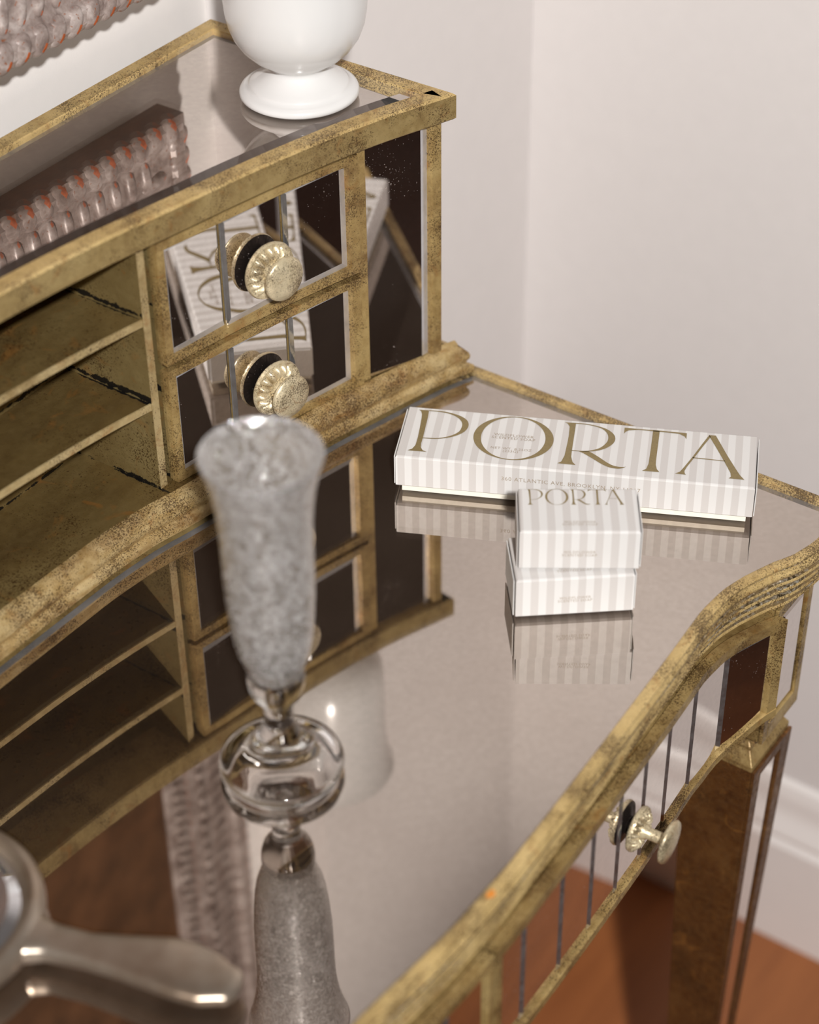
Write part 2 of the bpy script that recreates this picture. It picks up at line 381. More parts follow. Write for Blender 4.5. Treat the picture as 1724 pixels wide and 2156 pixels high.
# edge moulding: flat top strip, groove, bead, then reeds receding downward
pr = [(.0058, -.0035), (.0058, -.0003), (.0052, 0), (.0008, 0), (.0000, -.0006), (.0000, -.0016), (.0020, -.0024), (.0028, -.0036), (.0020, -.0044), (-.0002, -.0056), (-.0006, -.0068), (.0000, -.0084), (.0018, -.0094), (.0034, -.0098)]
mis = [0, 0, 0, 0, 0, 1, 1, 1, 0, 0, 0, 0, 1]
z0_ = -.0100
for i in range(4):
    zc = z0_-.0065*i; oc = .0024+.0016*i
    for t_ in (0, .25, .5, .75, 1.0):
        ang = math.pi*t_; pr.append((oc+.0016*t_ - .0028*math.sin(ang), zc-.0062*t_)); mis.append(1 if t_ in (0, .25) else 0)
pr += [(.0125, -.0365), (.030, -.0365)]; mis += [0, 0]
mis = mis[:len(pr)-1]
me, rings = sweep(loop, pr, True, mis)
edge = build('edge_moulding', me, ['gold_pale', 'silver_worn'], desk, smooth=True, auto=50)
me = Mesh(); me.fan([(-.2470+.0026*math.cos(a)*(1+.2*math.sin(3*a)), -.2303+.0017*math.sin(a), .00022) for a in np.linspace(0, 2*math.pi, 19)[:-1]])
M['stain'] = plain('orange_stain', (.62, .22, .03), .5); build('stain', me, 'stain', desk)
# carcass under the top (closed block behind the drawers)
fr2 = [(x, Dc(x)+.016) for x, _ in curve_pts(Dc, XL+.03, XR-.03, 80)]
me = prism(fr2+[(XR-.014, -.20), (XR-.014, .150), (XL+.014, .150), (XL+.014, -.20)], -.100, -.0062)
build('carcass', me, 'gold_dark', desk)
# mirror top
def inner_loop():
    pts = [(x, Dc(x)) for x, _ in front]
    return rings[0]
fl = rings[0][:150]            # inner edge of front strip
back = curve_pts(Ec, -.7925, .0728, 90)[::-1]
loopm = [p for p in fl] + back
def silver_top(name, lp, parent, z, bfun, mat):
    n = len(lp); P = [Vector(p) for p in lp]; inn = []
    for i in range(n):
        d1 = (P[i]-P[i-1]).normalized(); d2 = (P[(i+1) % n]-P[i]).normalized()
        n1 = Vector((-d1.y, d1.x)); n2 = Vector((-d2.y, d2.x)); k = 1+n1.dot(n2); b = bfun(i)
        inn.append(P[i]+(n1+n2)/max(k, .3)*b[0])
    me = Mesh(); me.fan([(p.x, p.y, z) for p in inn])
    i0 = len(me.v); me.v += [(p.x, p.y, z) for p in inn] + [(p.x, p.y, z-bfun(k)[1]) for k, p in enumerate(P)]
    for k in range(n):
        k2 = (k+1) % n; me.f.append((i0+k, i0+n+k, i0+n+k2, i0+k2)); me.mi.append(bfun(k)[2])
    return build(name, me, mat, parent)
nf = len(fl)
bf = lambda i: (.0012, .0004, 2) if i < nf-1 else ((.0048, .0010, 1) if i < len(loopm)-1 else (.004, .001, 1))
mt = silver_top('mirror_top', loopm, desk, -.0020, bf, ['table_mirror', 'bevel_top', 'bevel_dark'])
me = Mesh(); me.fan([(x, y, -.0001) for x, y in loopm]); gs = build('glass_sheet', me, 'sheet', desk); gs.parent = mt
# drawers in the front
ZB = smooth_curve([-.36, -.25, -.235, -.16, -.10, -.03, 0, .02, .03], [-.115, -.117, -.119, -.1235, -.1255, -.1245, -.1150, -.1065, -.104], .03)
ZBS = sym(ZB)
def knob(px, py, z, nrm, parent, rr=.0156, rb=.0120, reach=.0180, stand=.0062):
    """rosette and button on a stem; px,py = point on mirror plane, nrm = outward 2D normal"""
    me = Mesh(); ax = Vector((nrm[0], nrm[1], 0)).normalized(); s1 = Vector((-ax.y, ax.x, 0)); up = Vector((0, 0, 1)); o = Vector((px, py, z))
    def ring(r, d, n=48, flute=0, nf_=16):
        out = []
        for k in range(n):
            a = 2*math.pi*k/n; dd = d + flute*(abs(math.cos(nf_*a/2))-.5)
            q_ = o+ax*dd+s1*(r*math.cos(a))+up*(r*math.sin(a)); out.append(tuple(q_))
        return out
    N = 160
    me.grid([ring(.0048, .0002, N), ring(.0048, stand-.003, N), ring(.0095, stand-.0022, N), ring(rr*.97, stand-.0012, N)], closed_u=True, mi=1)
    me.grid([ring(rr*.97, stand-.0012, N), ring(rr, stand, N, .0003, 32), ring(rr*.96, stand+.0012, N, .0006, 32), ring(rr*.86, stand+.0010, N, .0006), ring(rr*.80, stand+.0018, N, .0026), ring(rr*.66, stand+.0024, N, .0034), ring(rr*.50, stand+.0024, N, .0028), ring(rr*.36, stand+.0012, N, .0010),
             ring(rr*.36, stand+.0024, N), ring(rr*.30, stand+.0046, N), ring(rr*.25, stand+.0056, N), ring(rr*.25, reach-.0045, N), ring(rb*.62, reach-.0028, N), ring(rb*.97, reach-.0016, N), ring(rb, reach-.0006, N), ring(rb*.95, reach+.0006, N), ring(rb*.5, reach+.0015, N), ring(rb*.05, reach+.0018, N)], closed_u=True, mi=0)
    me.fan(ring(rb*.05, reach+.0018, N))
    return build('knob', me, ['knob', 'shaded_knob_back'], parent, smooth=True, auto=60)

def desk_drawer(x0, x1, seams, with_knob, mirrored=False):
    f = Dc; dr = None
    # body of the drawer
    me = cbox(f, x0, x1, 0, -.0395, .0050, .040, 40, z0f=lambda x: ZBS(x)+.001)
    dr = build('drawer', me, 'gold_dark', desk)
    # face frame: top rail, bottom rail, end stiles, proud of the panes
    me = cbox(f, x0, x1, 0, -.0382, .0000, .0060, 50, z0f=lambda x: -.0448)
    cbox(f, x0, x1, 0, 0, -.0004, .0058, 50, me=me, z0f=lambda x: ZBS(x), z1f=lambda x: ZBS(x)+.0050)
    for a, b in ((x0, x0+.0050), (x1-.0050, x1)):
        cbox(f, a, b, 0, 0, .0000, .0060, 4, me=me, z0f=lambda x: ZBS(x)+.005, z1f=lambda x: -.0448)
    fr = build('drawer_frame', me, 'gold', desk, bevel=.0008); fr.parent = dr
    for k in range(len(seams)-1):
        a, b = seams[k], seams[k+1]
        pa = (a+.0001, f(a)+.0022); pb = (b-.0001, f(b)+.0022)
        me = pane(pa, pb, ZBS(a)+.0050, ZBS(b)+.0050, -.0448, -.0448, .0022, .0014)
        o = build('mirror_pane', me, ['pane', 'seam'], desk); o.parent = dr
    if with_knob:
        xk = (x0+x1)/2; h = .004; tg = Vector((2*h, f(xk+h)-f(xk-h))).normalized()
        o = knob(xk, f(xk)+.0022, -.0815, (tg.y, -tg.x), desk, .0120, .0115, .0215, .0042); o.parent = dr
    return dr
desk_drawer(-.2450, .0220, [-.2400, -.2185, -.183, -.1525, -.1245, -.098, -.0715, -.0415, -.013, .0170], True)
desk_drawer(-.4745, -.2460, [-.4695, -.440, -.4065, -.376, -.344, -.3135, -.28, -.2510], True)
desk_drawer(-.7420, -.4755, [2*XC-v for v in [-.2400, -.2185, -.183, -.1525, -.1245, -.098, -.0715, -.0415, -.013, .0170]][::-1], True)
# corner posts and legs
def post(mx):
    X = (lambda x: x) if not mx else (lambda x: 2*XC-x)
    me = Mesh(); me.box(X(.0230), X(.0665), -.2300, -.190, -.1330, -.0366); p_ = build('corner_post', me, 'gold_dark', desk, bevel=.0012)
    me = Mesh()
    for (a, b, c_, d_) in ((.0230, .0295, -.1330, -.0366), (.0600, .0665, -.1330, -.0366), (.0295, .0600, -.1330, -.1215), (.0295, .0600, -.0440, -.0366)):
        me.box(X(a), X(b), -.2325, -.2302, c_, d_)
    o = build('post_frame', me, 'gold', desk, bevel=.0006); o.parent = p_
    a, b = sorted((X(.0297), X(.0598)))
    me = pane((a, -.2318), (b, -.2318), -.1213, -.1213, -.0442, -.0442, .0045, .0012); o = build('mirror_pane', me, ['pane', 'bevel_dark'], desk); o.parent = p_
    me = Mesh(); me.box(X(XR-.0135), X(XR-.0205), -.190, .148, -.1270, -.0366); build('side_apron', me, 'gold_dark', desk, bevel=.001)
def leg(cx, cy, with_panel):
    sec = [(.0150, -.1335), (.0150, -.1400), (.0165, -.1405), (.0185, -.1432), (.0180, -.1445), (.0228, -.1525), (.0228, -.156), (.0100, FZ)]
    rows = [[(cx+sx*h, cy+sy*h*.95, z) for sx, sy in ((-1, -1), (1, -1), (1, 1), (-1, 1))] for h, z in sec]
    me = Mesh(); me.grid(rows[:7], closed_u=True, mi=0); me.grid(rows[6:], closed_u=True, mi=1); me.fan(rows[0]); me.fan(rows[-1])
    lg = build('leg', me, ['gold', 'gold_leg'], desk, bevel=.0010)
    if with_panel:
        def hw(z): return .0228+(.0100-.0228)*(z+.156)/(FZ+.156)
        def Q(u, z, d): h = hw(z); return (cx+u*h, cy-h*.95-d, z)
        zt, zb = -.163, FZ+.02
        me = Mesh()
        # raised gold frame round the panel
        for (ua, ub, za, zc) in ((-1, -.62, -.156, zb), (.50, 1, -.156, zb)):
            r0 = [[Q(ua, za, .0002), Q(ub, za, .0002), Q(ub, za, .0020), Q(ua, za, .0020)], [Q(ua, zc, .0002), Q(ub, zc, .0002), Q(ub, zc, .0020), Q(ua, zc, .0020)]]
            me.grid(r0, closed_u=True); me.fan(r0[0]); me.fan(r0[1])
        r0 = [[Q(-.62, -.156, .0002), Q(-.62, zt, .0002), Q(-.62, zt, .0020), Q(-.62, -.156, .0020)], [Q(.50, -.156, .0002), Q(.50, zt, .0002), Q(.50, zt, .0020), Q(.50, -.156, .0020)]]
        me.grid(r0, closed_u=True)
        o = build('leg_frame', me, 'gold_leg', desk); o.parent = lg
        me = Mesh(); me.quad(Q(-.60, zb, .0012), Q(.22, zb, .0012), Q(.22, zt, .0012), Q(-.60, zt, .0012)); me.quad(Q(.22, zb, .0012), Q(.50, zb, .0004), Q(.50, zt, .0004), Q(.22, zt, .0012), mi=1)
        o = build('mirror_pane', me, ['pane', 'bevel_dark'], desk); o.parent = lg
for mx in (False, True): post(mx)
for cx, cy, wp in ((.0455, -.2075, True), (2*XC-.0455, -.2075, True), (.0455, .125, False), (2*XC-.0455, .125, False)): leg(cx, cy, wp)

# ------------------------------------------------------------------ hutch
H = .1764; HT = .0150
hutch = empty('desk_hutch', (XC, .08, 0), label='gold leafed desktop hutch with open shelves, mirrored drawers and mirrored top', cat='hutch')
XRc = .0630; XLc = 2*XC-XRc
cf = curve_pts(Cc, XLc, XRc, 110)
# cornice (ring)
pr = [(.0105, H-.0100), (.0105, H-.0010), (.0098, H), (.0012, H), (0, H-.0012), (0, H-HT+.0010), (.0010, H-HT), (.0300, H-HT)]
me, cr = sweep(cf+[(XRc, .1584), (XLc, .1584)], pr, True, [0, 0, 0, 0, 1, 1, 1])
build('cornice', me, ['gold_pale', 'gold_face'], hutch, smooth=True, auto=40)
me = prism([(x, y+.006) for x, y in cf[2:-2]]+[(XRc-.006, .152), (XLc+.006, .152)], H-HT+.0008, H-.0094)
build('top_board', me, 'gold_inner_dim', hutch)
lp = cr[0]
nb = len(cf)
bf = lambda i: (.0095, .0066, 2) if i < nb-1 else ((.0095, .0066, 1) if i in (nb-1,) else (.0044, .0010, 1))
mt2 = silver_top('mirror_top', lp, hutch, H-.0022, bf, ['hutch_mirror', 'bevel_top', 'bevel_dark'])
me = Mesh(); me.fan([(x, y, H-.0004) for x, y in lp]); o = build('glass_sheet', me, 'sheet', hutch); o.parent = mt2
# base moulding and board
pr = [(0, .0001), (0, .0044), (.0006, .0050), (.0022, .0056), (.0026, .0064), (.0022, .0074), (.0014, .0090), (.0012, .0108), (.0018, .0130), (.0034, .0154), (.0056, .0174), (.0078, .0184), (.0095, .0187)]
xe = .0735
ef = curve_pts(Ec, 2*XC-xe, xe, 130)
me, er = sweep(ef+[(xe, .1580), (2*XC-xe, .1580)], pr, True)
build('base_moulding', me, 'gold_mould', hutch, smooth=True, auto=70)
me = Mesh(); me.fan([(x, y, .0186) for x, y in er[-1]]); me.fan([(x, y, .0003) for x, y in er[0]][::-1])
build('base_board', me, 'gold_shelf_dim', hutch)
# back panel and sides
me = Mesh(); me.box(2*XC-.0570, .0570, .1050, .1090, .0187, H-HT); build('back_panel', me, 'gold_inner_dim', hutch)
def bank(mx):
    X = (lambda x: x) if not mx else (lambda x: 2*XC-x)
    def cb(*a, **k):
        a = list(a); x0, x1 = sorted((X(a[0]), X(a[1]))); return cbox(Cc, x0, x1, *a[2:], **k)
    ztop = H-HT+.0004; zb = .0187
    me = cb(-.1285, -.1235, zb, ztop, .0048, .0048+.001, n=3); me = Mesh()
    xa, xb = sorted((X(-.1285), X(-.1235))); ya = Cc(xa)+.0045
    me.box(xa, xb, ya, .1049, zb, ztop); build('partition', me, 'gold_inner_dim', hutch)
    me = Mesh(); me.box(xa, xb, ya-.0004, ya-.00005, zb, ztop); build('partition_edge', me, 'shelf_edge', hutch)
    # carcass behind drawers
    me = cb(-.1180, .0050, zb, ztop, .0075, .020, n=12); build('drawer_housing', me, 'gold_inner_dim', hutch)
    # stile between drawers and end cabinet, end post, rails
    me = cb(.0072, .0126, zb, ztop, .0034, .0200, n=4); build('stile', me, 'gold', hutch, bevel=.0007)
    me = cb(.0512, .0572, zb, ztop, .0028, .0200, n=4); build('end_post', me, 'gold', hutch, bevel=.0007)
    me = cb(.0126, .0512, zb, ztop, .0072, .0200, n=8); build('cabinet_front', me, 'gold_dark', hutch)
    me = Mesh(); xa, xb = sorted((X(.0535), X(.0570))); me.box(xa, xb, Cc(X(.0570))+.016, .1560, zb, ztop); build('side_panel', me, 'gold', hutch)
    xa, xb = sorted((X(.0128), X(.0510)))
    me = pane((xa, Cc(xa)+.0046), (xb, Cc(xb)+.0046), .0192, .0192, ztop, ztop, .0052, .0014, sides=('r' if not mx else 'l')+'')
    build('mirror_pane', me, ['pane', 'bevel'], hutch)
    for (z0, z1, zk) in ((.0905, .1600, .1195), (.0176+.0012, .0872, .0480)):
        x0, x1 = sorted((X(-.1192), X(.0064)))
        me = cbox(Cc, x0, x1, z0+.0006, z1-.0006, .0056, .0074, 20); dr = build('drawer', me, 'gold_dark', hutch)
        fw = .0046
        me = cbox(Cc, x0, x1, z0, z0+fw, .0018, .0058, 24); cbox(Cc, x0, x1, z1-fw, z1, .0018, .0058, 24, me=me)
        cbox(Cc, x0, x0+fw, z0+fw, z1-fw, .0018, .0058, 3, me=me); cbox(Cc, x1-fw-.0008, x1, z0+fw, z1-fw, .0018, .0058, 3, me=me)
        fr = build('drawer_frame', me, 'gold', hutch, bevel=.0007); fr.parent = dr
        xs = [x0+fw, X(-.0790), X(-.0398), x1-fw-.0008] if not mx else [x0+fw, X(-.0398), X(-.0790), x1-fw-.0008]
        for k in range(3):
            a, b = xs[k], xs[k+1]
            sd = 'b' + ('l' if k > 0 else '') + 'r' + ('t' if z1 < .1 else '')
            bw_ = .0022 if k < 2 else .0046
            tw = .0008 if not mx else -.0008
            pa = (a+.0001, Cc(a)+.0030-tw); pb = (b-.0001, Cc(b)+.0030+tw)
            me = pane3(pa, pb, z0+fw, z1-fw, l=(.0018 if k else .0006), r=(.0018 if k < 2 else .0048), bo=.0042, t=.0012, last=(k == 2), first=(k == 0))
            o = build('mirror_pane', me, ['pane', 'seam', 'bevel'], hutch); o.parent = dr
        xk = X(-.0545); h = .004; tg = Vector((2*h, Cc(xk+h)-Cc(xk-h))).normalized()
        o = knob(xk, Cc(xk)+.0036, zk, (tg.y, -tg.x), hutch); o.parent = dr
def pane3(a, b, z0, z1, l, r, bo=.004, t=.001, last=False, first=False):
    a = Vector(a); b = Vector(b); d = (b-a).normalized(); nrm = Vector((d.y, -d.x)); L = (b-a).length; Hh = z1-z0; me = Mesh(); sk = .0013
    def P(u, v, dep): q_ = a+d*u; return (q_.x-nrm.x*dep, q_.y-nrm.y*dep, z0+v)
    u0, u1, v0, v1 = l, L-r, bo, Hh-t
    me.quad(P(u0, v0, 0), P(u1, v0, 0), P(u1, v1, 0), P(u0, v1, 0))
    me.quad(P(0, 0, sk), P(L, 0, sk), P(u1, v0, 0), P(u0, v0, 0), mi=2)
    me.quad(P(L, 0, sk), P(L, Hh, sk), P(u1, v1, 0), P(u1, v0, 0), mi=2 if last else 1)
    me.quad(P(L, Hh, sk), P(0, Hh, sk), P(u0, v1, 0), P(u1, v1, 0), mi=2)
    me.quad(P(0, Hh, sk), P(0, 0, sk), P(u0, v0, 0), P(u0, v1, 0), mi=2 if first else 1)
    t_ = sk+.0010
    me.quad(P(0, 0, t_), P(0, Hh, t_), P(L, Hh, t_), P(L, 0, t_), mi=1)
    for (p, q_) in (((0, 0), (L, 0)), ((L, 0), (L, Hh)), ((L, Hh), (0, Hh)), ((0, Hh), (0, 0))):
        me.quad(P(*p, sk), P(*p, t_), P(*q_, t_), P(*q_, sk), mi=1)
    return me
for mx in (False, True): bank(mx)
for zs in (.1215, .0720):
    me = cbox(Cc, 2*XC+.1286, -.1286, zs-.0040, zs, .0046, .0055, 50)
    rows = [[(x, Cc(x)+.0055, zs-.0040), (x, .1048, zs-.0040), (x, .1048, zs), (x, Cc(x)+.0055, zs)] for x, _ in curve_pts(Cc, 2*XC+.1286, -.1286, 50)]
    m2 = Mesh(); m2.grid(rows, closed_u=True); sh = build('shelf', m2, 'gold_shelf_dim', hutch)
    o = build('shelf_edge', me, 'shelf_edge', hutch); o.parent = sh

# ------------------------------------------------------------------ vase
vx, vy = .0185, .0628; vz = H
vase = Mesh()
prof = [(.0001, vz), (.0295, vz), (.0308, vz+.0010), (.0310, vz+.0024), (.0302, vz+.0038), (.0282, vz+.0050), (.0262, vz+.0056), (.0258, vz+.0066), (.0250, vz+.0074), (.0226, vz+.0086), (.0200, vz+.0104), (.0178, vz+.0122), (.0160, vz+.0140), (.0150, vz+.0158), (.0156, vz+.0172),
        (.0190, vz+.0196), (.0238, vz+.0228), (.0286, vz+.0275), (.0322, vz+.0330), (.0346, vz+.0395), (.0358, vz+.0460), (.0364, vz+.0540), (.0364, vz+.068), (.0362, vz+.088), (.0366, vz+.106), (.0382, vz+.120), (.0404, vz+.128), (.0412, vz+.1300),
        (.0400, vz+.1298), (.0366, vz+.120), (.0345, vz+.100), (.0342, vz+.060), (.0310, vz+.040), (.0200, vz+.028), (.0001, vz+.026)]
vase.lathe(prof, vx, vy, 96)
v = build('vase', vase, 'ceramic', smooth=True, auto=80)
v['label'] = 'white ceramic footed vase standing on the mirrored hutch top'; v['category'] = 'vase'

# ------------------------------------------------------------------ champagne flute
fx, fy = -.2369, -.1119
fl_ = empty('champagne_flute', (fx, fy, 0), label='tall seeded glass champagne flute with clear round foot on the mirrored desktop', cat='glass')
def axis(z): return fx + (-.2361+.2369)*min(1, z/.1), fy
bm_o = [(.00965, .0555), (.0118, .0600), (.0140, .0660), (.0160, .0725), (.0172, .0795), (.0182, .0895), (.0190, .102), (.0193, .116), (.0193, .128), (.0195, .139), (.0201, .1485), (.0214, .1580), (.0232, .1665), (.0249, .1725), (.0256, .1750)]
bm_i = [(.0252, .1757), (.0244, .1752), (.0222, .1672), (.0203, .1580), (.0190, .1485), (.0184, .139), (.0182, .128), (.0182, .116), (.0179, .102), (.0171, .0895), (.0160, .0800), (.0147, .0740), (.0125, .0685), (.0095, .0648), (.0050, .0628), (.0001, .0622)]
me = Mesh(); me.lathe([(.0001, .0560)]+bm_o+bm_i, fx, fy, 72); build('bowl', me, 'seeded', fl_, smooth=True, auto=70)
st = [(.0001, .0120), (.0060, .0112), (.0120, .0080), (.0180, .0050), (.0235, .0026), (.0258, .0004), (.0268, .0003), (.0279, .0018), (.0282, .0042), (.0276, .0062), (.0262, .0071), (.0235, .0080), (.0190, .0098), (.0155, .0122), (.0130, .0146), (.0134, .0164), (.0110, .0190), (.0088, .0216), (.0091, .0236), (.0072, .0268), (.0066, .0300), (.0066, .0350), (.0070, .0400), (.0090, .0432), (.0112, .0465), (.0124, .0510), (.0128, .0548), (.0126, .0575), (.0121, .0590), (.0095, .0553), (.0001, .0553)]
me = Mesh(); me.lathe(st, fx, fy, 72); build('stem', me, 'glass', fl_, smooth=True, auto=50)

# ------------------------------------------------------------------ lettering (outlines on the long box lid; u 0..1 along, v 0..1 across)
M4 = None
def affine_fit():
    # map picture-like drawing coordinates of the lettering to lid coordinates (measured corner correspondences)
    src = [(863, 855), (832, 960), (1590.5, 1027.5), (1597, 917)]; dst = [(0, 1), (0, 0), (1, 0), (1, 1)]
    A = []; B = []
    for (x, y), (u, v_) in zip(src, dst):
        A.append([x, y, 1, 0, 0, 0, -u*x, -u*y]); B.append(u); A.append([0, 0, 0, x, y, 1, -v_*x, -v_*y]); B.append(v_)
    h = np.linalg.solve(np.array(A, float), np.array(B, float)); return np.append(h, 1).reshape(3, 3)
HM = affine_fit()
def uv(p): q_ = HM @ np.array([p[0], p[1], 1.0]); return (q_[0]/q_[2], q_[1]/q_[2])
def A_(pts): return [uv((820+x/4.105, 840+y/4.105)) for x, y in pts]
def B_(pts): return [uv((1200+x/3.918, 860+y/3.918)) for x, y in pts]
def AB(pts): return [uv((820+x/4.105, 840+y/4.105)) if s == 'a' else uv((1200+x/3.918, 860+y/3.918)) for s, x, y in pts]
LET = {}
def dens(pts, closed=False, k=4):   # Catmull-Rom smoothing of an open polyline
    out = []; n = len(pts)
    for i in range(n-1):
        p0 = pts[max(i-1, 0)]; p1 = pts[i]; p2 = pts[i+1]; p3 = pts[min(i+2, n-1)]
        for j in range(k):
            t_ = j/k
            out.append(tuple(.5*((2*p1[c])+(-p0[c]+p2[c])*t_+(2*p0[c]-5*p1[c]+4*p2[c]-p3[c])*t_**2+(-p0[c]+3*p1[c]-3*p2[c]+p3[c])*t_**3) for c in (0, 1)))
    out.append(pts[-1]); return out
P_stem = A_([(258, 97), (345, 103), (335, 160), (312, 250), (290, 335), (274, 385), (270, 420), (285, 445), (322, 460), (155, 446), (195, 432), (225, 400), (247, 330), (266, 240), (279, 170), (283, 135), (276, 110)])
P_out = dens(A_([(345, 102), (450, 109), (540, 126), (620, 153), (668, 185), (684, 220), (674, 256), (640, 290), (580, 318), (500, 338), (400, 348), (290, 342)]))
P_in = dens(A_([(345, 108), (420, 114), (500, 127), (565, 150), (608, 180), (628, 215), (622, 250), (600, 284), (550, 312), (480, 332), (400, 341), (290, 336)]))
def ring_strip(o_, i_):
    n = max(len(o_), len(i_))
    def rs(p):
        idx = np.linspace(0, len(p)-1, n); a = np.array(p); return [tuple(np.array([np.interp(t_, range(len(p)), a[:, 0]), np.interp(t_, range(len(p)), a[:, 1])])) for t_ in idx]
    o2, i2 = rs(o_), rs(i_); return [[o2[k], o2[k+1], i2[k+1], i2[k]] for k in range(n-1)]
def ell_pts(l, r, t_, b):
    l, r, t_, b = [np.array(uv((820+x/4.105, 840+y/4.105))) for x, y in (l, r, t_, b)]
    cx = (l[0]+r[0])/2; cy = (t_[1]+b[1])/2; rx = (r[0]-l[0])/2; ry = (t_[1]-b[1])/2
    return [(cx+rx*math.cos(a), cy+ry*math.sin(a)) for a in np.linspace(0, 2*math.pi, 73)]
O_out = ell_pts((722, 325), (1421, 335), (1085, 155), (1065, 530)); O_in = ell_pts((790, 320), (1349, 335), (1085, 161), (1065, 524))
R_stem = AB([('a', 1513, 203), ('a', 1612, 208), ('a', 1592, 330), ('a', 1572, 450), ('a', 1566, 500), ('a', 1577, 545), ('a', 1603, 571), ('a', 1445, 556), ('a', 1480, 540), ('a', 1508, 490), ('a', 1530, 400), ('a', 1547, 320), ('a', 1555, 240), ('a', 1540, 215)])
R_out = dens(B_([(50, 121), (130, 127), (220, 144), (300, 170), (352, 205), (372, 245), (357, 285), (310, 320), (240, 345), (130, 357), (10, 349)]))
R_in = dens(B_([(50, 127), (110, 131), (190, 145), (260, 167), (302, 202), (314, 240), (300, 280), (250, 322), (180, 344), (100, 350), (10, 343)]))
R_leg_o = dens(B_([(70, 354), (110, 372), (180, 412), (250, 455), (320, 486), (390, 497), (435, 490), (460, 478)]))
R_leg_i = dens(B_([(150, 354), (180, 368), (240, 405), (300, 445), (350, 470), (400, 481), (440, 482), (460, 478)]))
T_bar = B_([(450, 158), (550, 168), (720, 180), (965, 203), (960, 252), (946, 230), (900, 208), (740, 192), (690, 188), (560, 176), (485, 181), (462, 190), (443, 207)])
T_stem = B_([(685, 182), (740, 186), (725, 300), (707, 430), (705, 465), (713, 500), (735, 525), (590, 513), (625, 497), (645, 455), (665, 330)])
A_r = B_([(1150, 218), (1205, 222), (1300, 388), (1370, 500), (1405, 552), (1440, 588), (1308, 575), (1328, 562), (1324, 530), (1270, 430), (1200, 310), (1150, 226)])
A_l = B_([(1150, 218), (1162, 234), (1095, 315), (1020, 410), (962, 482), (942, 515), (944, 535), (955, 546), (862, 536), (905, 520), (940, 482), (1010, 398), (1085, 300)])
A_c = B_([(1013, 401), (1278, 429), (1282, 435), (1010, 408)])
POLYS = [P_stem]+ring_strip(P_out, P_in)+ring_strip(O_out, O_in)+[R_stem]+ring_strip(R_out, R_in)+ring_strip(R_leg_o, R_leg_i)+[T_bar, T_stem, A_r, A_l, A_c]

def tri_fan(me, poly, z, mi=0):
    from mathutils.geometry import tessellate_polygon
    vs = [Vector((x, y, 0)) for x, y in poly]; i = len(me.v); me.v += [(x, y, z) for x, y in poly]
    for t_ in tessellate_polygon([vs]): me.f.append(tuple(i+k for k in t_)); me.mi.append(mi)
def letters(parent, L, W, z, u0=0, u1=1, v0=0, v1=1, name='lettering'):
    me = Mesh()
    for p_ in POLYS: tri_fan(me, [((u0+(u1-u0)*u)*L, (v0+(v1-v0)*v_)*W) for u, v_ in p_], z)
    o = build(name, me, 'ink', local=True); o.parent = parent; return o
def small_text(parent, txt, size, x, y, z, rot=(0, 0, 0), name='small_print', align='CENTER', mat='ink_small'):
    cu = bpy.data.curves.new('txt', 'FONT'); cu.body = txt; cu.size = size*S; cu.align_x = align; cu.space_line = .85; cu.space_character = 1.12; cu.resolution_u = 2
    tmp = bpy.data.objects.new('txt', cu); C.objects.link(tmp); bpy.context.view_layer.update()
    d_ = bpy.data.meshes.new_from_object(tmp.evaluated_get(bpy.context.evaluated_depsgraph_get())); bpy.data.objects.remove(tmp)
    d_.materials.clear(); d_.materials.append(M[mat]); o = bpy.data.objects.new(name, d_); C.objects.link(o); o.parent = parent
    o.location = (x*S, y*S, z*S); o.rotation_euler = rot; return o

def carton_mesh(L, W, z0, z1, r=.0010):
    me = Mesh()
    def rr(h): return [(h, 0+h), ]
    prof = [(r, z0), (0, z0+r), (0, z1-r), (r*.35, z1-r*.35), (r, z1)]
    rows = [[(i, i, z), (L-i, i, z), (L-i, W-i, z), (i, W-i, z)] for i, z in prof]
    me.grid(rows, closed_u=True); me.fan(rows[0]); me.fan(rows[-1]); return me
def carton(name, loc, rz, L, W, Hh, z0, period, phase, label, long=False):
    bx = empty(name, (loc[0], loc[1], loc[2]), rz, label=label, cat='soap box', group='striped soap cartons')
    mat = 'stripe_'+name+str(round(phase, 2)); M[mat] = striped('striped_card', period*S, .5, phase)
    lid = build('sleeve', carton_mesh(L, W, z0, z0+Hh), mat, local=True); lid.parent = bx
    for p_ in lid.data.polygons: p_.use_smooth = False
    # end flaps: a thin lip standing proud of each end with a dark slit behind it
    for s_, xx in ((-1, 0), (1, L)):
        me = Mesh(); a, b = (xx-.0011, xx-.0005) if s_ < 0 else (xx+.0005, xx+.0011)
        me.box(a, b, .0016, W-.0010, z0+.0004, z0+Hh-.0012); o = build('end_flap', me, mat, local=True, bevel=.0004); o.parent = bx
    return bx, lid
# long carton
lb, lid = carton('soap_carton', (-.0433, -.0382, 0), -1.1261, .1853, .0455, .0196, .0040, .00752, .36,
                 'long striped carton with large gold lettering lying behind the two small cartons')
me = Mesh(); me.box(.0030, .1823, .0022, .0440, .0001, .0060); o = build('tray', me, 'card_in', local=True); o.parent = lb
letters(lb, .1853, .0455, .0238)
# small print inside the O (position read on the lid), and address on the front face
uo = uv((1081, 920)); small_text(lb, 'WILDFLOWER\nSCENTED SOAP', .0030, uo[0]*.1853, uo[1]*.0455, .02375)
uo = uv((1075, 945)); small_text(lb, 'NET WT. 8.25OZ\n(233G)', .0026, uo[0]*.1853, uo[1]*.0455-.001, .02375)
small_text(lb, '360 ATLANTIC AVE, BROOKLYN, NY 11217', .0034, .0915, -.00006, .0142, (math.pi/2, 0, 0))
